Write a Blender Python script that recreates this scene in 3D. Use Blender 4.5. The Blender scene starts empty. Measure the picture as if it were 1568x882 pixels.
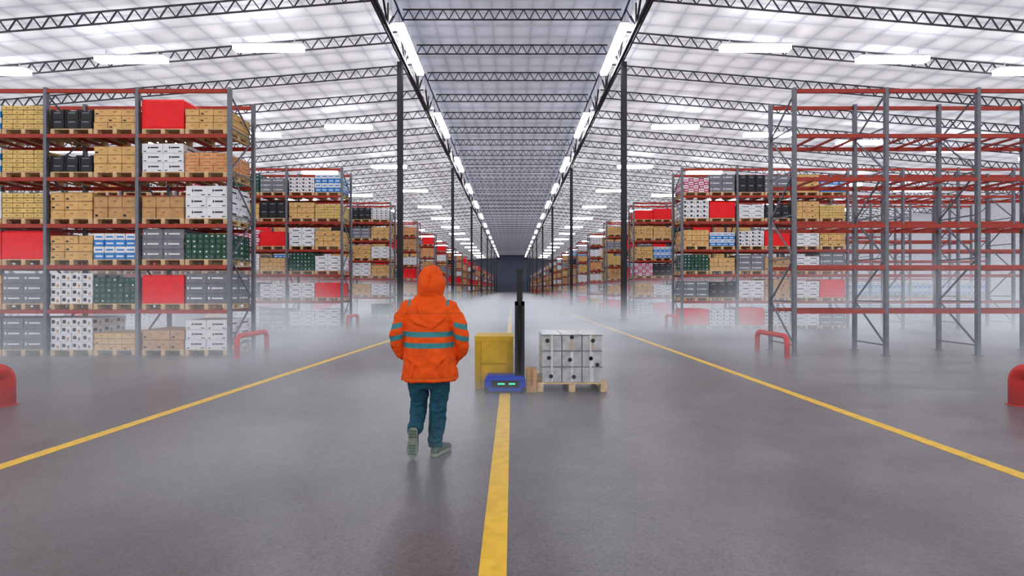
import bpy, math, random
from mathutils import Vector, Matrix
random.seed(7)
S = bpy.context.scene
COL = S.collection
S.view_settings.view_transform = 'Standard'
try: S.view_settings.look = 'Medium High Contrast'
except Exception: pass
CAMH = 1.63

# ------------------------------------------------------------------ materials
MATS = {}
def nt(mat):
    mat.use_nodes = True
    return mat.node_tree, mat.node_tree.nodes, mat.node_tree.links

def mat(name, col, rough=0.6, metal=0.0, emis=0.0, ecol=None, var=0.12, scale=6.0, bump=0.0, bscale=30.0, spec=0.4):
    if name in MATS: return MATS[name]
    m = bpy.data.materials.new(name); t, n, l = nt(m)
    b = n['Principled BSDF']
    b.inputs['Roughness'].default_value = rough
    b.inputs['Metallic'].default_value = metal
    b.inputs['Specular IOR Level'].default_value = spec
    tc = n.new('ShaderNodeTexCoord')
    nz = n.new('ShaderNodeTexNoise'); nz.inputs['Scale'].default_value = scale; nz.inputs['Detail'].default_value = 2
    l.new(tc.outputs['Object'], nz.inputs['Vector'])
    cr = n.new('ShaderNodeValToRGB')
    cr.color_ramp.elements[0].position = 0.3; cr.color_ramp.elements[1].position = 0.7
    cr.color_ramp.elements[0].color = (*[c*(1-var) for c in col], 1)
    cr.color_ramp.elements[1].color = (*[min(1, c*(1+var)) for c in col], 1)
    l.new(nz.outputs['Fac'], cr.inputs['Fac']); l.new(cr.outputs['Color'], b.inputs['Base Color'])
    if emis > 0:
        b.inputs['Emission Color'].default_value = (*(ecol or col), 1)
        b.inputs['Emission Strength'].default_value = emis
    if bump > 0:
        n2 = n.new('ShaderNodeTexNoise'); n2.inputs['Scale'].default_value = bscale; n2.inputs['Detail'].default_value = 5
        l.new(tc.outputs['Object'], n2.inputs['Vector'])
        bp = n.new('ShaderNodeBump'); bp.inputs['Strength'].default_value = bump; bp.inputs['Distance'].default_value = 0.02
        l.new(n2.outputs['Fac'], bp.inputs['Height']); l.new(bp.outputs['Normal'], b.inputs['Normal'])
    MATS[name] = m
    return m

mat('steel_dark', (0.04, 0.04, 0.048), 0.5, 0.2)
mat('steel_truss', (0.07, 0.07, 0.082), 0.5, 0.2)
mat('post_grey', (0.17, 0.18, 0.21), 0.45, 0.3)
mat('beam_red', (0.38, 0.045, 0.028), 0.5)
mat('wood', (0.62, 0.45, 0.27), 0.8, var=0.2, scale=12)
mat('card', (0.70, 0.45, 0.20), 0.8)
mat('card_brown', (0.56, 0.34, 0.17), 0.8)
mat('card_orange', (0.70, 0.36, 0.18), 0.8)
mat('card_yellow', (0.74, 0.56, 0.22), 0.8)
mat('tape', (0.36, 0.22, 0.10), 0.6)
mat('ink', (0.03, 0.03, 0.035), 0.6)
mat('white', (0.80, 0.80, 0.84), 0.6, var=0.05)
mat('grey', (0.20, 0.21, 0.24), 0.5)
mat('green', (0.015, 0.09, 0.06), 0.4)
mat('blue', (0.03, 0.24, 0.62), 0.4)
mat('black', (0.018, 0.018, 0.024), 0.45)
mat('red', (0.85, 0.012, 0.02), 0.5, var=0.06, bump=0.3, bscale=4)
mat('pink', (0.55, 0.06, 0.16), 0.5)
mat('guard_red', (0.60, 0.022, 0.012), 0.35, var=0.05)
mat('line_yellow', (0.80, 0.50, 0.05), 0.55, var=0.10, scale=9)
mat('tube', (1, 1, 1), 0.5, emis=18.0, ecol=(0.95, 0.97, 1.0))
mat('fixture', (0.7, 0.7, 0.75), 0.4)

# ------------------------------------------------------------------ mesh builder
class MB:
    def __init__(s): s.v=[]; s.f=[]; s.m=[]; s.names=[]; s.smooth=[]
    def mi(s, name):
        if name not in s.names: s.names.append(name)
        return s.names.index(name)
    def box(s, x0,x1,y0,y1,z0,z1, m):
        if x0>x1: x0,x1=x1,x0
        b=len(s.v)
        s.v += [(x0,y0,z0),(x1,y0,z0),(x1,y1,z0),(x0,y1,z0),(x0,y0,z1),(x1,y0,z1),(x1,y1,z1),(x0,y1,z1)]
        k=s.mi(m)
        for q in ((0,3,2,1),(4,5,6,7),(0,1,5,4),(1,2,6,5),(2,3,7,6),(3,0,4,7)):
            s.f.append(tuple(b+i for i in q)); s.m.append(k); s.smooth.append(False)
    def frustum(s, x0,x1,y0,y1,z0,z1, t, m):
        b=len(s.v)
        s.v += [(x0,y0,z0),(x1,y0,z0),(x1,y1,z0),(x0,y1,z0),(x0+t,y0+t,z1),(x1-t,y0+t,z1),(x1-t,y1-t,z1),(x0+t,y1-t,z1)]
        k=s.mi(m)
        for q in ((0,3,2,1),(4,5,6,7),(0,1,5,4),(1,2,6,5),(2,3,7,6),(3,0,4,7)):
            s.f.append(tuple(b+i for i in q)); s.m.append(k); s.smooth.append(False)
    def bar(s, p, q, w, m):
        p=Vector(p); q=Vector(q); d=(q-p).normalized()
        up=Vector((0,1,0)) if abs(d.y)<0.9 else Vector((1,0,0))
        a=d.cross(up).normalized()*w/2; c=d.cross(a).normalized()*w/2
        b=len(s.v)
        for o in (p,q):
            for e in (a+c, a-c, -a-c, -a+c): s.v.append(tuple(o+e))
        k=s.mi(m)
        for f in ((0,1,2,3),(7,6,5,4),(0,4,5,1),(1,5,6,2),(2,6,7,3),(3,7,4,0)):
            s.f.append(tuple(b+i for i in f)); s.m.append(k); s.smooth.append(False)
    def loft(s, rings, m, cap=True, smooth=True):
        n=len(rings[0]); b=len(s.v); k=s.mi(m)
        for r in rings: s.v += [tuple(p) for p in r]
        for i in range(len(rings)-1):
            for j in range(n):
                j2=(j+1)%n
                s.f.append((b+i*n+j, b+i*n+j2, b+(i+1)*n+j2, b+(i+1)*n+j)); s.m.append(k); s.smooth.append(smooth)
        if cap:
            s.f.append(tuple(b+j for j in reversed(range(n)))); s.m.append(k); s.smooth.append(False)
            e=b+(len(rings)-1)*n
            s.f.append(tuple(e+j for j in range(n))); s.m.append(k); s.smooth.append(False)
    def cyl(s, p, q, r, m, n=20, r2=None):
        p=Vector(p); q=Vector(q); d=(q-p).normalized()
        up=Vector((0,1,0)) if abs(d.y)<0.9 else Vector((1,0,0))
        a=d.cross(up).normalized(); c=d.cross(a).normalized()
        rr=[]
        for o,ra in ((p,r),(q,r2 if r2 is not None else r)):
            rr.append([o+a*ra*math.cos(2*math.pi*i/n)+c*ra*math.sin(2*math.pi*i/n) for i in range(n)])
        s.loft(rr, m)
    def tube(s, pts, rads, m, n=24, closed_taper=False):
        pts=[Vector(p) for p in pts]; rings=[]
        for i,p in enumerate(pts):
            t=(pts[min(i+1,len(pts)-1)]-pts[max(i-1,0)]).normalized()
            if i==0: a=t.cross(Vector((0.1,1,0.05))).normalized()
            else: a=(a-t*a.dot(t)).normalized()
            c=t.cross(a)
            rings.append([p+(a*math.cos(2*math.pi*j/n)+c*math.sin(2*math.pi*j/n))*rads[i] for j in range(n)])
        s.loft(rings, m)
    def ball(s, c, r, m, n=24):
        c=Vector(c); rings=[]
        for i in range(1,n//2):
            th=math.pi*i/(n//2)
            rings.append([(c.x+r[0]*math.sin(th)*math.cos(2*math.pi*j/n), c.y+r[1]*math.sin(th)*math.sin(2*math.pi*j/n), c.z-r[2]*math.cos(th)) for j in range(n)])
        s.loft(rings, m)
    def mesh(s, name):
        me=bpy.data.meshes.new(name); me.from_pydata(s.v, [], s.f)
        for nm in s.names: me.materials.append(MATS[nm])
        me.polygons.foreach_set('material_index', s.m)
        me.polygons.foreach_set('use_smooth', s.smooth)
        me.update(); return me
    def obj(s, name, parent=None, loc=(0,0,0)):
        o=bpy.data.objects.new(name, s.mesh(name)); COL.objects.link(o); o.location=loc
        if parent: o.parent=parent
        return o
def empty(name, loc=(0,0,0)):
    e=bpy.data.objects.new(name,None); e.empty_display_size=0.2; e.location=loc; COL.objects.link(e); return e
def inst(name, me, loc=(0,0,0), parent=None):
    o=bpy.data.objects.new(name, me); o.location=loc; COL.objects.link(o)
    if parent: o.parent=parent
    return o

# ------------------------------------------------------------------ floor
Y0, Y1, XW = -14.0, 215.0, 48.0
def floor_mat():
    m=bpy.data.materials.new('concrete'); t,n,l=nt(m); b=n['Principled BSDF']
    tc=n.new('ShaderNodeTexCoord')
    def noise(sc, det=6, ro=0.6):
        a=n.new('ShaderNodeTexNoise'); a.inputs['Scale'].default_value=sc; a.inputs['Detail'].default_value=det; a.inputs['Roughness'].default_value=ro
        l.new(tc.outputs['Object'], a.inputs['Vector']); return a
    n1=noise(0.4,4,0.55); n2=noise(45,2); n3=noise(3.0,4,0.6)
    r1=n.new('ShaderNodeValToRGB'); r1.color_ramp.elements[0].position=0.3; r1.color_ramp.elements[1].position=0.7
    r1.color_ramp.elements[0].color=(0.145,0.131,0.142,1); r1.color_ramp.elements[1].color=(0.190,0.174,0.186,1)
    l.new(n1.outputs['Fac'], r1.inputs['Fac'])
    bw2=n.new('ShaderNodeRGBToBW'); l.new(n2.outputs['Color'], bw2.inputs[0])
    mx=n.new('ShaderNodeMixRGB'); mx.blend_type='OVERLAY'; mx.inputs['Fac'].default_value=0.6
    l.new(r1.outputs['Color'], mx.inputs[1]); l.new(bw2.outputs[0], mx.inputs[2])
    hs=n.new('ShaderNodeMixRGB'); hs.blend_type='OVERLAY'; hs.inputs['Fac'].default_value=0.35
    bw=n.new('ShaderNodeRGBToBW'); l.new(mx.outputs[0], hs.inputs[1]); l.new(n3.outputs['Color'], bw.inputs[0]); l.new(bw.outputs[0], hs.inputs[2])
    l.new(hs.outputs[0], b.inputs['Base Color'])
    mr=n.new('ShaderNodeMapRange'); mr.inputs['To Min'].default_value=0.27; mr.inputs['To Max'].default_value=0.37
    l.new(n1.outputs['Fac'], mr.inputs['Value']); l.new(mr.outputs[0], b.inputs['Roughness'])
    bp=n.new('ShaderNodeBump'); bp.inputs['Strength'].default_value=0.12; bp.inputs['Distance'].default_value=0.008
    l.new(n2.outputs['Fac'], bp.inputs['Height']); l.new(bp.outputs['Normal'], b.inputs['Normal'])
    MATS['concrete']=m
floor_mat()
mb=MB(); mb.box(-XW,XW,Y0,Y1,-0.2,0,'concrete'); mb.obj('floor')

def strip(name, a, b, w):
    mb=MB(); a=Vector((*a,0)); b=Vector((*b,0)); d=(b-a).normalized(); p=Vector((-d.y,d.x,0))*w/2
    k=mb.mi('line_yellow'); z=Vector((0,0,0.004))
    mb.v=[tuple(q) for q in (a-p,a+p,b+p,b-p,a-p+z,a+p+z,b+p+z,b-p+z)]
    mb.f=[(3,2,1,0),(4,5,6,7)[::-1],(0,1,5,4),(1,2,6,5),(2,3,7,6),(3,0,4,7)]; mb.m=[k]*6; mb.smooth=[False]*6
    mb.obj(name)
strip('floor_marking_line', (-0.115,-3), (-0.085,40), 0.16)
dx=(4.66-3.8)/(15.8-4.66)
strip('floor_marking_line', (-4.66-dx*7,-2.3), (-3.8+dx*12,27.8), 0.15)
strip('floor_marking_line', (4.42+0.03*7,-2.5), (3.6,32.8), 0.15)

# ------------------------------------------------------------------ ceiling
def quilt(name, c_lo, c_hi, emis, sx, sy, ecol):
    m=bpy.data.materials.new(name); t,n,l=nt(m); b=n['Principled BSDF']; b.inputs['Roughness'].default_value=0.6
    tc=n.new('ShaderNodeTexCoord'); sp=n.new('ShaderNodeSeparateXYZ'); l.new(tc.outputs['Object'], sp.inputs[0])
    def M(op,a,bb=None):
        x=n.new('ShaderNodeMath'); x.operation=op
        for i,q in enumerate((a,bb)):
            if q is None: continue
            if isinstance(q,(int,float)): x.inputs[i].default_value=q
            else: l.new(q,x.inputs[i])
        return x.outputs[0]
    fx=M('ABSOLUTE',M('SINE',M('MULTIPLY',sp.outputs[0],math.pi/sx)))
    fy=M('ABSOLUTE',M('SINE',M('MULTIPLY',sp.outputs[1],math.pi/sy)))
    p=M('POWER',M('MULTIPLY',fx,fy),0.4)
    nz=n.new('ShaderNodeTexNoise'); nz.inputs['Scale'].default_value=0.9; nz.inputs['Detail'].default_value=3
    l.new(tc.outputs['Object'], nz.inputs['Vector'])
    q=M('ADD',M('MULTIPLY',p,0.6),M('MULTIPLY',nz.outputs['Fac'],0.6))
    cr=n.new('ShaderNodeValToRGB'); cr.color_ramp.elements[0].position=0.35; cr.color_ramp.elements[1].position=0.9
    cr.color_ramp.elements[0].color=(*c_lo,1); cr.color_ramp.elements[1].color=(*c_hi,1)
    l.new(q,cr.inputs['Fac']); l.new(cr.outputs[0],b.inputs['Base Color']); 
    l.new(cr.outputs[0],b.inputs['Emission Color']); b.inputs['Emission Strength'].default_value=emis  # glow put into the roof skin: daylight through it, soft ambient fill
    bp=n.new('ShaderNodeBump'); bp.inputs['Strength'].default_value=0.5; bp.inputs['Distance'].default_value=0.15
    l.new(q,bp.inputs['Height']); l.new(bp.outputs['Normal'],b.inputs['Normal'])
    MATS[name]=m
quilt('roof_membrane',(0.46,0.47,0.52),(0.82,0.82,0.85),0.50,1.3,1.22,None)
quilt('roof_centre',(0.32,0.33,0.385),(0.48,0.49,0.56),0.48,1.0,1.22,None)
GX=5.5
def hb(x): return CAMH+12.5-0.085*abs(x)      # underside of side trusses
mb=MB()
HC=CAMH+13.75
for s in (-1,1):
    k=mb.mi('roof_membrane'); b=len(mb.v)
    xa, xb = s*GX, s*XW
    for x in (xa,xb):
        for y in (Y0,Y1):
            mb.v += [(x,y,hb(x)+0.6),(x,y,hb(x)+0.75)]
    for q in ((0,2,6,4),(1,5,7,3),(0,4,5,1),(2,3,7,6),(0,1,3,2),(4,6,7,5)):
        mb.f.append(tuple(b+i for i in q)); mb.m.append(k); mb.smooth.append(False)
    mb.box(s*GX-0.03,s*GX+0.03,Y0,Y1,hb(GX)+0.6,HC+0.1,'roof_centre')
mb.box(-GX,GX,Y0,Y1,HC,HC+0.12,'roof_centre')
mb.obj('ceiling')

mat('wall_side',(0.62,0.63,0.68),0.7,emis=0.15)  # faint emission added to the wall surface, no lamp behind it
mat('wall_end',(0.16,0.18,0.24),0.7)
for s,nm in ((-1,'wall_left'),(1,'wall_right')):
    mb=MB(); mb.box(s*XW,s*(XW+0.2),Y0,Y1,-0.2,hb(XW)+0.75,'wall_side')
    y=Y0
    while y<Y1-1:
        mb.box(s*(XW-0.06),s*XW,y,y+0.3,0,hb(XW)+0.6,'wall_side'); y+=2.5
    mb.obj(nm)
mb=MB(); mb.box(-XW,XW,Y1,Y1+0.2,-0.2,HC+0.1,'wall_end')
mb.obj('wall_back')

# trusses
def truss(mb, xa, za, xb, zb, dep, step, w, m):
    n=max(2,int(abs(xb-xa)/step))
    P=lambda t: (xa+(xb-xa)*t, 0, za+(zb-za)*t)
    A=P(0);B=P(1)
    mb.bar(A,B,w*1.3,m); mb.bar((A[0],0,A[2]+dep),(B[0],0,B[2]+dep),w*1.3,m)
    for i in range(n):
        a=P(i/n); c=P((i+0.5)/n); e=P((i+1)/n)
        mb.bar(a,(c[0],0,c[2]+dep),w,m); mb.bar((c[0],0,c[2]+dep),e,w,m)
side=MB()
for s in (-1,1):
    truss(side, s*(GX+0.1), hb(GX), s*(XW-0.2), hb(XW), 0.5, 0.7, 0.045,'steel_truss')
truss(side, -(GX-0.15), HC-0.62, GX-0.15, HC-0.62, 0.5, 0.55, 0.042,'steel_truss')
tm=side.mesh('roof_truss')
ys=21.4
k=-7
while ys+3.67*k < Y1-1:
    inst('roof_truss', tm, (0, ys+3.67*k, 0)); k+=1
for s in (-1,1):
    g=MB(); z0=CAMH+11.55; z1=CAMH+13.35; x=s*GX
    YE=Y1-0.4
    g.bar((x,Y0,z0),(x,YE,z0),0.14,'steel_dark'); g.bar((x,Y0,z1),(x,YE,z1),0.14,'steel_dark')
    g.bar((x+s*0.3,Y0,z0+0.3),(x+s*0.3,YE,z0+0.3),0.08,'steel_dark')
    y=Y0; 
    while y<Y1-3.9:
        g.bar((x,y,z0),(x,y+1.83,z1),0.08,'steel_dark'); g.bar((x,y+1.83,z1),(x,y+3.67,z0),0.08,'steel_dark')
        g.bar((x,y,z0),(x,y,z1),0.06,'steel_dark')
        g.bar((x,y,z0),(x+s*0.3,y,z0+0.3),0.06,'steel_dark'); g.bar((x,y+1.83,z0),(x+s*0.3,y+1.83,z0+0.3),0.06,'steel_dark')
        y+=3.67
    g.obj('lattice_girder')

# columns
cm=MB()
w=0.13; H=CAMH+11.45
cm.box(-w,w,-w,-w+0.04,0,H,'steel_dark'); cm.box(-w,w,w-0.04,w,0,H,'steel_dark'); cm.box(-0.05,0.05,-w+0.04,w-0.04,0,H,'steel_dark')
cm.box(-w-0.1,w+0.1,-w-0.1,w+0.1,0,0.04,'steel_dark')
cme=cm.mesh('steel_column')
for s in (-1,1):
    for i in range(8):
        inst('steel_column', cme, (s*5.68, 26+23.0*i, 0))

# lights
lt=MB(); lt.box(-0.19,0.19,0,5.4,0,0.14,'tube'); lt.box(-0.22,0.22,-0.05,5.45,0.14,0.22,'fixture'); ltm=lt.mesh('aisle_light')
ls=MB(); ls.box(-1.6,1.6,-0.20,0.20,0,0.21,'tube'); ls.box(-1.65,1.65,-0.22,0.22,0.21,0.27,'fixture')
ls.bar((-1.2,0,0.27),(-1.2,0,0.56),0.03,'fixture'); ls.bar((1.2,0,0.27),(1.2,0,0.56),0.03,'fixture'); lsm=ls.mesh('ceiling_light')
for s in (-1,1):
    for i in range(-1,15):
        inst('strip_light', ltm, (s*5.15, 23.4+12*i, CAMH+11.95))
    for i in range(-2,15):
        for x in (11.35,17.75,24.2,30.6,37.0):
            if i>6 and x>25: continue
            inst('ceiling_light', lsm, (s*x, 23.9+11.7*i, hb(x)-0.45))

# ------------------------------------------------------------------ loads
def pallet(mb,x0,x1,y0,y1,z):
    h=0.144; n=5; d=y1-y0
    for i in range(n):
        bw=d/n*0.78; yy=y0+(d-bw)*i/(n-1); mb.box(x0,x1,yy,yy+bw,z+h-0.024,z+h,'wood')
    for xx in (x0,(x0+x1)/2-0.05,x1-0.1):
        mb.box(xx,xx+0.1,y0,y1,z+h-0.046,z+h-0.024,'wood')
        for yy in (y0,(y0+y1)/2-0.07,y1-0.14): mb.box(xx,xx+0.1,yy,yy+0.14,z+0.022,z+h-0.046,'wood')
        mb.box(xx,xx+0.1,y0,y1,z,z+0.022,'wood')
    return z+h
SPEC={ # nx, ny, nz, mats, style
 'card':(3,2,3,['card'],'tape'),'brown':(3,2,2,['card_brown'],'tape'),'orange':(3,2,3,['card_orange'],'print'),
 'yellow':(4,3,5,['card_yellow'],'small'),'white':(2,2,3,['white'],'print'),'wb':(4,3,4,['white'],'square'),
 'grey':(2,2,3,['grey'],'lite'),'green':(7,4,5,['green'],'dot'),'blue':(4,3,4,['blue','white'],'alt'),
 'black':(3,2,2,['black'],'crate'),'pink':(5,3,4,['pink','white'],'alt'),'red':(1,1,1,['red'],'cover')}
def add_load(mb,kind,x0,x1,y0,y1,z,h,rng):
    if x0>x1: x0,x1=x1,x0
    zb=pallet(mb,x0,x1,y0,y1,z); hh=h-0.144
    nx,ny,nz,ms,st=SPEC[kind]
    if st=='cover':
        mb.box(x0,x1,y0,y1,zb,zb+hh*0.93,'red'); mb.frustum(x0,x1,y0,y1,zb+hh*0.93,zb+hh,0.035,'red')
        mb.box(x0-0.008,x1+0.008,y0-0.008,y1+0.008,zb+hh*0.05,zb+hh*0.09,'red')
        return
    dx=(x1-x0)/nx; dy=(y1-y0)/ny; dz=hh/nz; g=0.006
    for k in range(nz):
        for i in range(nx):
            for j in range(ny):
                if 0<i<nx-1 and 0<j<ny-1 and k<nz-1: continue
                m=ms[(k+ (i if st=='alt' and kind=='pink' else 0))%len(ms)]
                jx=rng.uniform(-0.006,0.006); jy=rng.uniform(-0.006,0.006)
                a,b=x0+i*dx+g+jx,x0+(i+1)*dx-g+jx; c,d=y0+j*dy+g+jy,y0+(j+1)*dy-g+jy; e,f=zb+k*dz,zb+(k+1)*dz-g
                mb.box(a,b,c,d,e,f,m)
                faces=[]
                if j==0: faces.append('F')
                if i==0: faces.append('L')
                if i==nx-1: faces.append('R')
                def lab(u0,u1,v0,v1,mm,th=0.004):
                    for q in faces:
                        if q=='F': mb.box(a+(b-a)*u0,a+(b-a)*u1,c-th,c,e+(f-e)*v0,e+(f-e)*v1,mm)
                        else:
                            xx=(a-th,a) if q=='L' else (b,b+th)
                            mb.box(xx[0],xx[1],c+(d-c)*u0,c+(d-c)*u1,e+(f-e)*v0,e+(f-e)*v1,mm)
                if st=='tape':
                    lab(0,1,0.93,1.0,'tape'); lab(0.38,0.62,0.5,0.62,'tape')
                    if rng.random()<0.4: lab(0.1,0.3,0.15,0.35,'ink')
                elif st=='print':
                    mm='ink'
                    if kind=='orange': mm='tape'
                    lab(0.30,0.36,0.45,0.68,mm); lab(0.4,0.8,0.5,0.64,mm); lab(0.08,0.2,0.12,0.2,mm); lab(0.75,0.92,0.12,0.2,mm)
                elif st=='small':
                    lab(0.0,1,0.0,0.14,'tape'); lab(0.2,0.8,0.4,0.7,'card'); lab(0.35,0.45,0.45,0.65,'ink')
                elif st=='square':
                    lab(0.1,0.42,0.3,0.75,'ink'); lab(0.6,0.8,0.15,0.55,'grey' if (i+k)%2 else 'card_brown')
                elif st=='lite':
                    lab(0.25,0.8,0.45,0.6,'white'); lab(0.08,0.16,0.42,0.65,'white')
                elif st=='dot':
                    lab(0.35,0.65,0.35,0.65,'white' if rng.random()<0.35 else 'grey')
                elif st=='alt':
                    lab(0.15,0.85,0.35,0.6,ms[(ms.index(m)+1)%2])
                elif st=='crate':
                    lab(0.25,0.75,0.7,0.85,'grey',0.003); lab(0.02,0.1,0.1,0.95,'ink',0.012); lab(0.9,0.98,0.1,0.95,'ink',0.012)
                    if k==nz-1:
                        mb.box(a,a+0.06,c,d,f,f+0.035,'black'); mb.box(b-0.06,b,c,d,f,f+0.035,'black')

LV=[0.0,1.11,2.18,3.17,4.29,5.33]; TOP=6.41
BAY=2.21; DEP=1.22; XE=6.80
def rack_mesh(name, n, s, lower=True):
    mb=MB(); pw=0.09
    for i in range(n+1):
        x=s*(XE+BAY*i)
        for y in (0.045,DEP-0.045):
            mb.box(x-0.04,x+0.04,y-0.045,y+0.045,0,TOP+0.04,'post_grey')
            mb.box(x-0.08,x+0.08,y-0.07,y+0.07,0,0.015,'post_grey')
        z=0.25; f=0
        while z<TOP-0.3:
            z2=min(z+1.05,TOP-0.1)
            mb.bar((x,0.05,z),(x,DEP-0.05,z),0.032,'post_grey')
            a,b=((0.05,DEP-0.05) if f%2==0 else (DEP-0.05,0.05))
            mb.bar((x,a,z),(x,b,z2),0.032,'post_grey'); z=z2; f+=1
    for i in range(n):
        xa=s*(XE+BAY*i+0.045); xb=s*(XE+BAY*(i+1)-0.045)
        for z in LV[1:]+[TOP]:
            for y in (-0.005,DEP-0.045):
                mb.box(xa,xb,y,y+0.05,z-0.095,z-0.001,'beam_red')
            if z<TOP:
                for q in (0.25,0.5,0.75):
                    xx=xa+(xb-xa)*q; mb.box(xx-0.03,xx+0.03,0.045,DEP-0.045,z-0.05,z-0.004,'beam_red')
    return mb.mesh(name)

def slot(s,i,k):
    a=XE+BAY*i+0.075+k*1.045
    return s*a, s*(a+1.015)

NAMES={'card':'cardboard_box_pallet','brown':'cardboard_box_pallet','orange':'printed_carton_pallet','yellow':'printed_carton_pallet','white':'white_carton_pallet','wb':'white_carton_pallet','grey':'grey_carton_pallet','green':'green_bottle_crate_pallet','blue':'blue_can_pallet','black':'black_crate_pallet','pink':'pink_carton_pallet','red':'red_covered_pallet'}
ZA=12.29
inst('pallet_rack', rack_mesh('rackA_l',4,-1), (0,ZA,0))
rows=[
 (5,[('blue',160),('yellow',160),('black',168),('card',165),('red',150),('card',165)],205),
 (4,[('blue',224),('yellow',228),('black',238),('card',222),('white',218),('orange',232)],271),
 (3,[('white',292),('yellow',295),('card',294),('brown',300),('brown',300),('white',283)],343),
 (2,[('red',353),('red',353),('card',360),('blue',357),('grey',350),('green',357)],406),
 (1,[('card',420),('grey',418),('wb',418),('green',424),('red',421),('grey',418)],474),
 (0,[('grey',487),('grey',487),('wb',487),('card',510),('brown',505),('white',490)],545)]
rng=random.Random(3)
for lv,items,yb in rows:
    for idx,(kind,yt) in enumerate(items):
        q=5-idx; i,k=q//2,q%2
        x0,x1=slot(-1,i,k)
        h=min((yb-yt)*ZA/784, 0.93)
        mb=MB(); cx=(x0+x1)/2
        add_load(mb,kind,x0-cx,x1-cx,-0.54,0.54,0,h,rng)
        mb.obj(NAMES[kind],loc=(cx,ZA+DEP/2,LV[lv]+0.001))
inst('pallet_rack', rack_mesh('rackA_r',5,1), (0,ZA,0))

def combo(name, s, bays, table, rng, fill=0.95, empty_kinds=None):
    mb=MB()
    kinds=['card','card','brown','orange','white','wb','grey','green','blue','black','red','red','yellow','pink','white']
    for lv in range(6):
        for i in range(bays):
            for k in (0,1):
                key=i*2+k
                kind=None
                if table and lv in table and key<len(table[lv]): kind=table[lv][key]
                elif rng.random()<fill: kind=rng.choice(kinds)
                if not kind: continue
                x0,x1=slot(s,i,k); mx=0.9
                h=rng.uniform(0.66,0.9)
                add_load(mb,kind,x0,x1,DEP/2-0.54,DEP/2+0.54,LV[lv]+0.001,h,rng)
    return mb
tabBL={5:['blue','wb','grey'],4:['yellow','card','black'],3:['card','white','red'],2:['white','green','card'],1:['red','white','white'],0:['white','white','grey']}
tabBR={5:['pink','grey','black','grey','card','blue'],4:['wb','red','white','black','card','yellow'],3:['card','blue','wb','red','white','card'],2:['green','card','grey','brown','white','grey'],1:['grey','black','white','brown','white','red'],0:['red','wb','red','wb','white','grey']}
tabCL={5:['wb','black','grey'],4:['card','grey','black'],3:['white','card','card'],2:['card','white','red'],1:['white','card','white']}
tabCR={5:['red','red','card','white'],4:['card','card','black','red'],3:['card','blue','white','card'],2:['pink','black','card','white'],1:['card','white','grey','green'],0:['wb','red','white','card']}
PITCH=8.15
rngs=random.Random(11)
r5l=rack_mesh('rack5_l',6,-1); r8r=rack_mesh('rack8_r',9,1); r5r=rack_mesh('rack5_r',5,1)
varL=[combo('vl%d'%i,-1,5,None,rngs).mesh('stored_goods_l%d'%i) for i in range(4)]
varR=[combo('vr%d'%i,1,3,None,rngs).mesh('stored_goods_r%d'%i) for i in range(4)]
mBL=combo('bl',-1,5,tabBL,rngs).mesh('goodsBL'); mBR=combo('br',1,3,tabBR,rngs).mesh('goodsBR')
mCL=combo('cl',-1,5,tabCL,rngs).mesh('goodsCL')
cr_=combo('cr',1,3,tabCR,rngs)
for i in range(3,9):
    for k in (0,1):
        x0,x1=slot(1,i,k); add_load(cr_,'blue',x0,x1,DEP/2-0.54,DEP/2+0.54,LV[1],0.85,rngs); add_load(cr_,'blue',x0,x1,DEP/2-0.54,DEP/2+0.54,0.0,0.85,rngs)
mCR=cr_.mesh('goodsCR')
for r in range(1,24):
    y=ZA+PITCH*r
    pl=empty('pallet_rack',(0,y,0)); inst('rack_frame', r5l, (0,0,0), pl)
    inst('stored_goods', mBL if r==1 else mCL if r==2 else varL[r%4], (0,0,0), pl)
    pr=empty('pallet_rack',(0,y,0)); inst('rack_frame', r8r if r<8 else r5r, (0,0,0), pr)
    inst('stored_goods', mBR if r==1 else mCR if r==2 else varR[(r*3+1)%4], (0,0,0), pr)

# ------------------------------------------------------------------ hoop guards
def hoop(x,ya,yb,h,r):
    mb=MB(); R=0.16
    pts=[(0,ya,0.0),(0,ya,h-r-R)]
    for a in range(1,7):
        t=a/6*math.pi/2; pts.append((0,ya+R-R*math.cos(t),h-r-R+R*math.sin(t)))
    for a in range(0,7):
        t=a/6*math.pi/2; pts.append((0,yb-R+R*math.sin(t),h-r-R+R*math.cos(t)))
    pts.append((0,yb,0.0))
    mb.tube(pts,[r]*len(pts),'guard_red',20)
    for y in (ya,yb): mb.cyl((0,y,0),(0,y,0.012),r*1.3,'guard_red')
    return mb.obj('rack_guard_rail',loc=(x,0,0))
for s in (-1,1):
    hoop(s*6.42,11.95,13.4,0.56,0.062)
    for r in (1,2,3): hoop(s*6.5,12.1+PITCH*r,13.4+PITCH*r,0.56,0.062)
    hoop(s*7.03,5.6,7.12,0.60,0.10)

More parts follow.
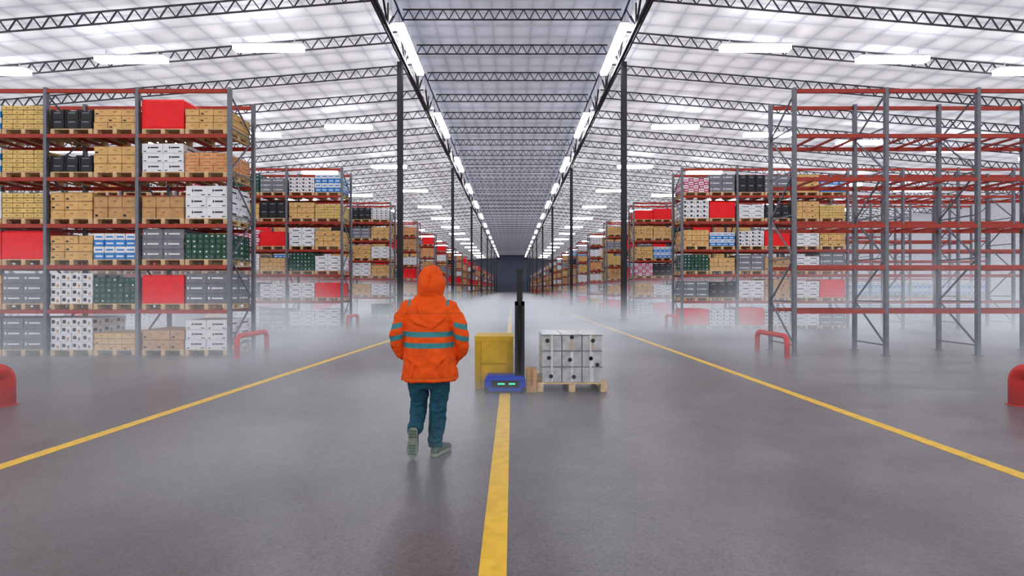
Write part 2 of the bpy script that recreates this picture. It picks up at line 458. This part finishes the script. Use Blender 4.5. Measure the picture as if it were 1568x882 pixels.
# ------------------------------------------------------------------ hero pallet with wrapped cartons
mat('wrapcarton',(0.44,0.45,0.47),0.25,var=0.2,scale=7,bump=0.5,bscale=14,spec=0.6)
mat('wraptop',(0.50,0.42,0.33),0.4)
mat('wrapstrap',(0.60,0.61,0.64),0.3)
Zp=8.04
hp=empty('wrapped_carton_pallet',((876-784)/784*Zp,Zp,0))
mb=MB(); pallet(mb,-0.55,0.55,0,1.0,0.0); mb.obj('wood_pallet',hp)
mb=MB()
for k in range(3):
    for i in range(3):
        for j in range(3):
            if i==1 and j==1 and k<2: continue
            a=-0.475+i*0.3175; zz=0.145+k*0.25
            mb.box(a+0.006,a+0.3175-0.006,0.03+j*0.31,0.03+(j+1)*0.31-0.008,zz+0.002,zz+0.246,'wrapcarton')
            if j==0:
                mb.box(a+0.14,a+0.18,0.024,0.03,zz+0.002,zz+0.246,'wraptop' if k==2 else 'wrapstrap')
mb.obj('cartons',hp)
mb=MB()
for (u,v) in ((-0.385,0.80),(0.0,0.855),(0.33,0.80),(-0.36,0.53),(-0.03,0.50),(0.30,0.52),(0.40,0.42),(-0.33,0.24),(0.03,0.23)):
    mb.cyl((u,0.028,v),(u,0.018,v),0.032,'ink'); 
for k in range(3): mb.box(-0.48,0.48,0.02,0.03,0.145+k*0.25+0.235,0.145+k*0.25+0.25,'grey')
mb.box(-0.33,-0.30,0.018,0.03,0.15,0.89,'wrapstrap'); mb.box(0.28,0.31,0.018,0.03,0.15,0.89,'wrapstrap')
mb.obj('labels_and_straps',hp)

# yellow crate
mat('yellowbox',(0.60,0.38,0.03),0.45,var=0.12,bump=0.3,bscale=8)
mat('yellowside',(0.47,0.30,0.02),0.5)
yb=empty('yellow_crate',((756.5-784)/784*8.26,8.26,0))
mb=MB(); mb.box(-0.31,0.31,0,0.68,0.03,0.80,'yellowbox'); mb.box(-0.316,0.316,-0.006,0.686,0.77,0.85,'yellowbox')
mb.box(-0.31,-0.21,-0.012,0.0,0.0,0.77,'yellowside'); mb.box(0.21,0.31,-0.012,0.0,0.0,0.77,'yellowside'); mb.box(-0.31,0.31,0,0.68,0.0,0.03,'yellowside')
mb.box(-0.21,0.21,-0.010,0.0,0.40,0.43,'yellowside')
o=mb.obj('body',yb); bv=o.modifiers.new('b','BEVEL'); bv.width=0.008; bv.segments=2

# robotic stacker
mat('blue_body',(0.010,0.05,0.42),0.3,var=0.05); mat('led',(0.1,0.8,0.5),emis=0.35,ecol=(0.1,1,0.6)); mat('mast',(0.012,0.013,0.018),0.4)
Zs=7.88
st=empty('electric_pallet_stacker',((773-784)/784*Zs,Zs,0))
mb=MB(); mb.box(-0.32,0.32,0,0.33,0.03,0.20,'blue_body'); mb.frustum(-0.32,0.32,0,0.33,0.20,0.275,0.04,'blue_body')
o=mb.obj('chassis',st); bv=o.modifiers.new('b','BEVEL'); bv.width=0.02; bv.segments=3
mb=MB(); mb.box(-0.20,0.22,-0.012,0,0.10,0.20,'mast')
mb.box(-0.11,0.0,-0.02,-0.012,0.145,0.17,'led'); mb.box(0.06,0.16,-0.02,-0.012,0.145,0.17,'led')
mb.box(-0.32,-0.26,-0.01,0.3,0.03,0.10,'mast'); mb.box(0.26,0.32,-0.01,0.3,0.03,0.10,'mast')
for x in (-0.25,0.25): mb.cyl((x-0.03,0.15,0.05),(x+0.03,0.15,0.05),0.05,'mast')
mb.obj('front_panel_and_wheels',st)
mb=MB()
mb.box(0.155,0.205,0.06,0.20,0.24,1.42,'mast'); mb.box(0.255,0.305,0.06,0.20,0.24,1.42,'mast'); mb.box(0.20,0.26,0.11,0.17,0.24,1.40,'mast')
mb.box(0.155,0.305,0.05,0.21,0.24,0.34,'mast'); mb.box(0.155,0.305,0.06,0.2,1.36,1.42,'mast')
mb.box(0.185,0.275,0.09,0.18,1.40,1.90,'mast'); mb.box(0.175,0.285,0.08,0.19,1.88,1.925,'mast')
mb.cyl((0.23,0.05,0.3),(0.23,0.05,1.35),0.012,'mast')
mb.obj('mast_column',st)
bx=empty('cardboard_box',((814-784)/784*8.0,8.0,0))
mb=MB(); mb.box(-0.08,0.08,0,0.25,0,0.36,'card_brown'); mb.box(-0.02,0.02,-0.003,0,0.1,0.36,'tape'); mb.box(-0.082,0.082,-0.003,0.253,0.18,0.186,'tape'); mb.obj('carton',bx)

# ------------------------------------------------------------------ worker
def cloth_mat(name, col, bands=None, rough=0.75, lo=0.82):
    m=bpy.data.materials.new(name); t,n,l=nt(m); b=n['Principled BSDF']; b.inputs['Roughness'].default_value=rough
    b.inputs['Specular IOR Level'].default_value=0.2
    tc=n.new('ShaderNodeTexCoord')
    mp=n.new('ShaderNodeMapping'); mp.inputs['Scale'].default_value=(1,1,2.0); l.new(tc.outputs['Object'],mp.inputs[0])
    nz=n.new('ShaderNodeTexNoise'); nz.inputs['Scale'].default_value=6; nz.inputs['Detail'].default_value=4; nz.inputs['Distortion'].default_value=0.6
    l.new(mp.outputs[0],nz.inputs['Vector'])
    cr=n.new('ShaderNodeValToRGB'); cr.color_ramp.elements[0].position=0.3; cr.color_ramp.elements[1].position=0.7
    cr.color_ramp.elements[0].color=(*[c*lo for c in col],1); cr.color_ramp.elements[1].color=(*[min(1,c*1.06) for c in col],1)
    l.new(nz.outputs['Fac'],cr.inputs['Fac']); out=cr.outputs[0]
    if bands:
        sp=n.new('ShaderNodeSeparateXYZ'); l.new(tc.outputs['Object'],sp.inputs[0])
        def M(op,a,bb=None):
            x=n.new('ShaderNodeMath'); x.operation=op
            for i,q in enumerate((a,bb)):
                if q is None: continue
                if isinstance(q,(int,float)): x.inputs[i].default_value=q
                else: l.new(q,x.inputs[i])
            return x.outputs[0]
        ax=M('ABSOLUTE',M('SUBTRACT',sp.outputs[0],0.005)); z=sp.outputs[2]
        def band(v,lo,hi): return M('MULTIPLY',M('GREATER_THAN',v,lo),M('LESS_THAN',v,hi))
        tor=M('MULTIPLY',M('LESS_THAN',ax,0.243),M('MAXIMUM',band(z,1.165,1.215),band(z,1.060,1.110)))
        zs=M('ADD',z,M('MULTIPLY',M('SUBTRACT',ax,0.31),0.25))
        slv=M('MULTIPLY',M('GREATER_THAN',ax,0.247),M('MAXIMUM',band(zs,1.240,1.290),band(zs,1.125,1.175)))
        sh=M('MULTIPLY',band(ax,0.172,0.196),M('GREATER_THAN',z,1.46))
        fac=M('MAXIMUM',M('MAXIMUM',tor,slv),sh)
        seam=M('MAXIMUM',band(z,0.775,0.781),band(z,1.385,1.390))
        mx=n.new('ShaderNodeMixRGB'); mx.inputs[2].default_value=(0.35,0.09,0.02,1); l.new(seam,mx.inputs[0]); l.new(out,mx.inputs[1])
        mx2=n.new('ShaderNodeMixRGB'); mx2.inputs[2].default_value=(0.065,0.25,0.29,1); l.new(fac,mx2.inputs[0]); l.new(mx.outputs[0],mx2.inputs[1])
        out=mx2.outputs[0]
    l.new(out,b.inputs['Base Color'])
    bp=n.new('ShaderNodeBump'); bp.inputs['Strength'].default_value=0.4; bp.inputs['Distance'].default_value=0.03
    l.new(nz.outputs['Fac'],bp.inputs['Height']); l.new(bp.outputs['Normal'],b.inputs['Normal'])
    MATS[name]=m
cloth_mat('jacket_orange',(0.76,0.11,0.016),bands=True,lo=0.88)
cloth_mat('trousers',(0.024,0.10,0.15),lo=0.7)
mat('skin',(0.6,0.36,0.26),0.5,var=0.04); mat('shoe',(0.10,0.14,0.12),0.7,var=0.2,scale=20); mat('sole',(0.22,0.27,0.22),0.7,var=0.25,scale=25)

def ering(cx,cy,z,rx,ry,n=40,e=2.3):
    out=[]
    for j in range(n):
        t=2*math.pi*j/n; c,s_=math.cos(t),math.sin(t)
        out.append((cx+rx*math.copysign(abs(c)**(2/e),c), cy+ry*math.copysign(abs(s_)**(2/e),s_), z))
    return out
Wk=empty('worker_in_hooded_jacket',((657-784)/784*5.0,5.0,0))
def remesh(o,vox,sm=4,disp=0.0,tsize=0.12):
    r=o.modifiers.new('r','REMESH'); r.mode='VOXEL'; r.voxel_size=vox; r.use_smooth_shade=True
    s_=o.modifiers.new('s','SMOOTH'); s_.factor=0.5; s_.iterations=sm
    if disp:
        tx=bpy.data.textures.new('wr','CLOUDS'); tx.noise_scale=tsize; tx.noise_depth=1
        d=o.modifiers.new('d','DISPLACE'); d.texture=tx; d.strength=disp; d.mid_level=0.5; d.texture_coords='LOCAL'
mb=MB()
R=[ (0.735,0.006,0,0.262,0.185),(0.748,0.006,0,0.274,0.20),(0.85,0.006,0,0.266,0.20),(0.93,0.005,0,0.255,0.195),(1.0,0.005,0,0.246,0.19),(1.15,0.003,0,0.232,0.182),
 (1.30,0.003,0,0.226,0.172),(1.40,0.003,0,0.224,0.16),(1.46,0.003,0,0.210,0.145),(1.505,0.004,0,0.182,0.125),(1.54,0.006,0,0.150,0.11),(1.575,0.01,0,0.115,0.105),(1.62,0.015,0.0,0.10,0.10)]
mb.loft([ering(cx,cy,z,rx,ry) for z,cx,cy,rx,ry in R],'jacket_orange')
for s,o_ in ((-1,0.0),(1,0.008)):
    pts=[(s*0.14+o_,0,1.465),(s*0.195+o_,-0.005,1.425),(s*0.245+o_,-0.012,1.34),(s*0.282+o_,-0.03,1.26),(s*0.306+o_,-0.035,1.18),(s*0.308+o_,-0.01,1.09),(s*0.292+o_,0.05,1.01),(s*0.262+o_,0.11,0.965),(s*0.225+o_,0.16,0.95)]
    mb.tube(pts,[0.075,0.085,0.083,0.078,0.074,0.070,0.064,0.058,0.052],'jacket_orange')
    mb.ball((s*0.20,0.165,0.93),(0.09,0.05,0.10),'jacket_orange')
H=[(1.555,0.018,-0.01,0.116,0.112),(1.60,0.02,-0.015,0.130,0.13),(1.66,0.024,-0.015,0.134,0.138),(1.72,0.026,-0.012,0.126,0.135),(1.775,0.027,-0.005,0.104,0.115),(1.82,0.027,0.0,0.072,0.085),(1.848,0.026,0.005,0.036,0.045),(1.856,0.026,0.005,0.012,0.015)]
mb.loft([ering(cx,cy,z,rx,ry,40,2.1) for z,cx,cy,rx,ry in H],'jacket_orange')
# soft cloth folds: slanted ridges on the back, sleeves and hem
for (p,q,r) in (((-0.17,-0.165,1.34),(0.02,-0.175,1.26),0.016),((0.18,-0.16,1.36),(0.03,-0.175,1.24),0.015),((-0.2,-0.17,1.00),(-0.06,-0.19,0.88),0.017),((0.2,-0.175,1.02),(0.07,-0.192,0.86),0.016),
    ((-0.12,-0.188,0.93),(-0.14,-0.198,0.79),0.015),((0.12,-0.19,0.94),(0.15,-0.196,0.80),0.014),((0.02,-0.185,1.04),(0.0,-0.196,0.84),0.013),((-0.1,-0.15,1.46),(-0.03,-0.17,1.34),0.014),
    ((-0.335,-0.08,1.24),(-0.26,-0.095,1.20),0.015),((0.345,-0.08,1.22),(0.27,-0.095,1.18),0.015),((-0.34,-0.07,1.08),(-0.26,-0.07,1.12),0.014),((0.35,-0.07,1.07),(0.27,-0.07,1.11),0.014)):
    p=Vector(p); q=Vector(q); mb.tube([p,p*0.7+q*0.3,p*0.3+q*0.7,q],[r*0.4,r,r,r*0.4],'jacket_orange',12)
o=mb.obj('jacket',Wk); remesh(o,0.008,3,0.035,0.10)
mb=MB(); 
pts=[(0.02,-0.115,1.60),(0.024,-0.152,1.66),(0.026,-0.148,1.72),(0.027,-0.12,1.775),(0.027,-0.084,1.82),(0.026,-0.03,1.852)]
mb.tube(pts,[0.005]*6,'jacket_orange',8); mb.obj('hood_seam',Wk)
mb=MB(); mb.ball((0.025,0.055,1.69),(0.082,0.105,0.125),'skin'); mb.ball((0.025,0.16,1.685),(0.015,0.025,0.028),'skin')
mb.ball((0.025,0.147,1.635),(0.028,0.012,0.008),'card_orange'); mb.ball((-0.01,0.148,1.71),(0.013,0.01,0.008),'white'); mb.ball((0.06,0.148,1.71),(0.013,0.01,0.008),'white')
mb.ball((-0.01,0.156,1.71),(0.006,0.005,0.006),'ink'); mb.ball((0.06,0.156,1.71),(0.006,0.005,0.006),'ink')
mb.obj('head',Wk)
mb=MB()
mb.loft([ering(0.0,0,z,rx,ry) for z,rx,ry in ((0.66,0.16,0.10),(0.72,0.20,0.13),(0.82,0.215,0.15),(0.95,0.21,0.14))],'trousers')
mb.tube([(-0.112,0,0.86),(-0.112,0.03,0.74),(-0.112,0.07,0.60),(-0.112,0.09,0.48),(-0.113,0.02,0.38),(-0.115,-0.09,0.315),(-0.118,-0.15,0.275)],[0.105,0.103,0.094,0.083,0.079,0.074,0.069],'trousers')
mb.tube([(0.100,0,0.86),(0.100,0.0,0.74),(0.096,0.01,0.60),(0.088,0.02,0.48),(0.080,0.02,0.36),(0.072,0.01,0.24),(0.064,0.0,0.14),(0.062,0.0,0.085)],[0.105,0.102,0.092,0.084,0.083,0.077,0.070,0.068],'trousers')
for (x,z) in ((0.07,0.15),(0.075,0.21),(0.085,0.30),(0.09,0.44),(-0.11,0.42),(-0.11,0.50)):
    mb.tube([(x-0.06,-0.05 if x>0 else -0.01,z+0.012),(x,-0.068 if x>0 else -0.03,z),(x+0.055,-0.05 if x>0 else -0.01,z+0.018)],[0.010,0.017,0.010],'trousers',12)
o=mb.obj('trousers',Wk); remesh(o,0.007,2,0.03,0.07)
def shoe(name):
    g=empty('shoe_'+name); g.parent=Wk
    mb=MB(); prof=[(-0.01,0.026,0.02),(0.0,0.034,0.05),(0.03,0.041,0.095),(0.07,0.042,0.115),(0.11,0.043,0.10),(0.16,0.048,0.075),(0.21,0.051,0.06),(0.25,0.046,0.05),(0.28,0.032,0.038),(0.292,0.015,0.025)]
    rings=[]
    for y,w_,h_ in prof:
        r_=[]
        for j in range(20):
            t=2*math.pi*j/20; c,s_=math.cos(t),math.sin(t)
            r_.append((w_*math.copysign(abs(c)**0.8,c), y, 0.02+ h_*0.5+ h_*0.5*math.copysign(abs(s_)**0.75,s_)))
        rings.append(r_)
    mb.loft(rings,'shoe'); mb.obj('upper',g)
    mb=MB(); so=[]
    for z in (0.0,0.03):
        L=[(-0.016,0.02),(0.0,0.038),(0.04,0.044),(0.10,0.040),(0.16,0.050),(0.22,0.056),(0.27,0.042),(0.30,0.018)]
        r_=[(w_,y,z) for y,w_ in L]+[(-w_,y,z) for y,w_ in reversed(L)]
        so.append(r_)
    mb.loft(so,'sole',smooth=False)
    for y in (0.0,0.03,0.06,0.15,0.18,0.21,0.24): mb.box(-0.032,0.032,y,y+0.015,-0.005,0.0,'shoe')
    mb.obj('outsole',g); return g
a=shoe('left'); a.matrix_basis=Matrix.Translation((-0.120,-0.20,0.295))@Matrix.Rotation(math.radians(-76),4,'X')@Matrix.Rotation(math.radians(4),4,'Z')
b=shoe('right'); b.location=(0.052,-0.06,0.006); b.rotation_euler=(0,0,math.radians(-24))

# ------------------------------------------------------------------ ground mist (volume)
def mist():
    m=bpy.data.materials.new('cold_mist'); t,n,l=nt(m); n.remove(n['Principled BSDF']); out=n['Material Output']
    tc=n.new('ShaderNodeTexCoord'); sp=n.new('ShaderNodeSeparateXYZ'); l.new(tc.outputs['Object'],sp.inputs[0])
    def MR(v,a,b_,c,d,kind='LINEAR'):
        x=n.new('ShaderNodeMapRange'); x.interpolation_type=kind
        for i,q in enumerate((a,b_,c,d)): x.inputs[1+i].default_value=q
        l.new(v,x.inputs[0]); return x.outputs[0]
    def M(op,a,bb=None):
        x=n.new('ShaderNodeMath'); x.operation=op
        for i,q in enumerate((a,bb)):
            if q is None: continue
            if isinstance(q,(int,float)): x.inputs[i].default_value=q
            else: l.new(q,x.inputs[i])
        return x.outputs[0]
    X,Y,Z=sp.outputs
    mp=n.new('ShaderNodeMapping'); mp.inputs['Scale'].default_value=(0.30,0.26,0.45); mp.inputs['Location'].default_value=(3.1,0.7,0.0); l.new(tc.outputs['Object'],mp.inputs[0])
    nz=n.new('ShaderNodeTexNoise'); nz.inputs['Scale'].default_value=1.0; nz.inputs['Detail'].default_value=2.0; nz.inputs['Roughness'].default_value=0.6
    l.new(mp.outputs[0],nz.inputs['Vector'])
    nn=MR(nz.outputs['Fac'],0.39,0.63,0.07,1.0)
    ax=M('ABSOLUTE',X)
    ztop=MR(ax,3.5,8.0,1.4,3.2)
    zc=M('MAXIMUM',M('SUBTRACT',1.0,M('DIVIDE',Z,ztop)),0.0)
    zz=M('POWER',zc,1.6)
    yy=MR(Y,5.0,16.0,0.14,1.0)
    ye=MR(Y,24,60,1.0,0.15)
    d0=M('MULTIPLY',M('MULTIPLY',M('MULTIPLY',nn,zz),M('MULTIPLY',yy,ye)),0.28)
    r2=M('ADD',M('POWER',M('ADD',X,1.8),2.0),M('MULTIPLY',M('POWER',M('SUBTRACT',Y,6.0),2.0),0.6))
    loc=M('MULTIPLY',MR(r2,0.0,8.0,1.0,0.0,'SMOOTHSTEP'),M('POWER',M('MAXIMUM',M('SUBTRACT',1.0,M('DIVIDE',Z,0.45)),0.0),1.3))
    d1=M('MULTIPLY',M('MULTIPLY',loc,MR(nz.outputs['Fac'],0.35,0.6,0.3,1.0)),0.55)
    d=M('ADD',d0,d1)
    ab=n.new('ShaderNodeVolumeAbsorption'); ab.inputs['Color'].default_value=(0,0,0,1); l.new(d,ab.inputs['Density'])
    em=n.new('ShaderNodeEmission'); em.inputs['Color'].default_value=(0.50,0.525,0.58,1); l.new(d,em.inputs['Strength'])  # mist emits its own glow in place of scattered lamp light
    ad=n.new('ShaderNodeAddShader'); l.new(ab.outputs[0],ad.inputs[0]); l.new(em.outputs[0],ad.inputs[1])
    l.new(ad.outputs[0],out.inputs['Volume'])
    MATS['cold_mist']=m
mist()
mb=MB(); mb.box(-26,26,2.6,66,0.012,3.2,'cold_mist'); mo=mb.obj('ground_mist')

# ------------------------------------------------------------------ world, camera
w=bpy.data.worlds.new('w'); S.world=w; w.use_nodes=True
bg=w.node_tree.nodes['Background']; bg.inputs[0].default_value=(1.0,0.97,0.94,1); bg.inputs[1].default_value=1.5  # fill light added through the open end behind the camera, brightens rack fronts
cam=bpy.data.cameras.new('camera'); co=bpy.data.objects.new('camera',cam); COL.objects.link(co)
cam.sensor_width=36; cam.lens=18; cam.clip_end=600
co.location=(0,0,CAMH); co.rotation_euler=(math.radians(90),0,0); S.camera=co
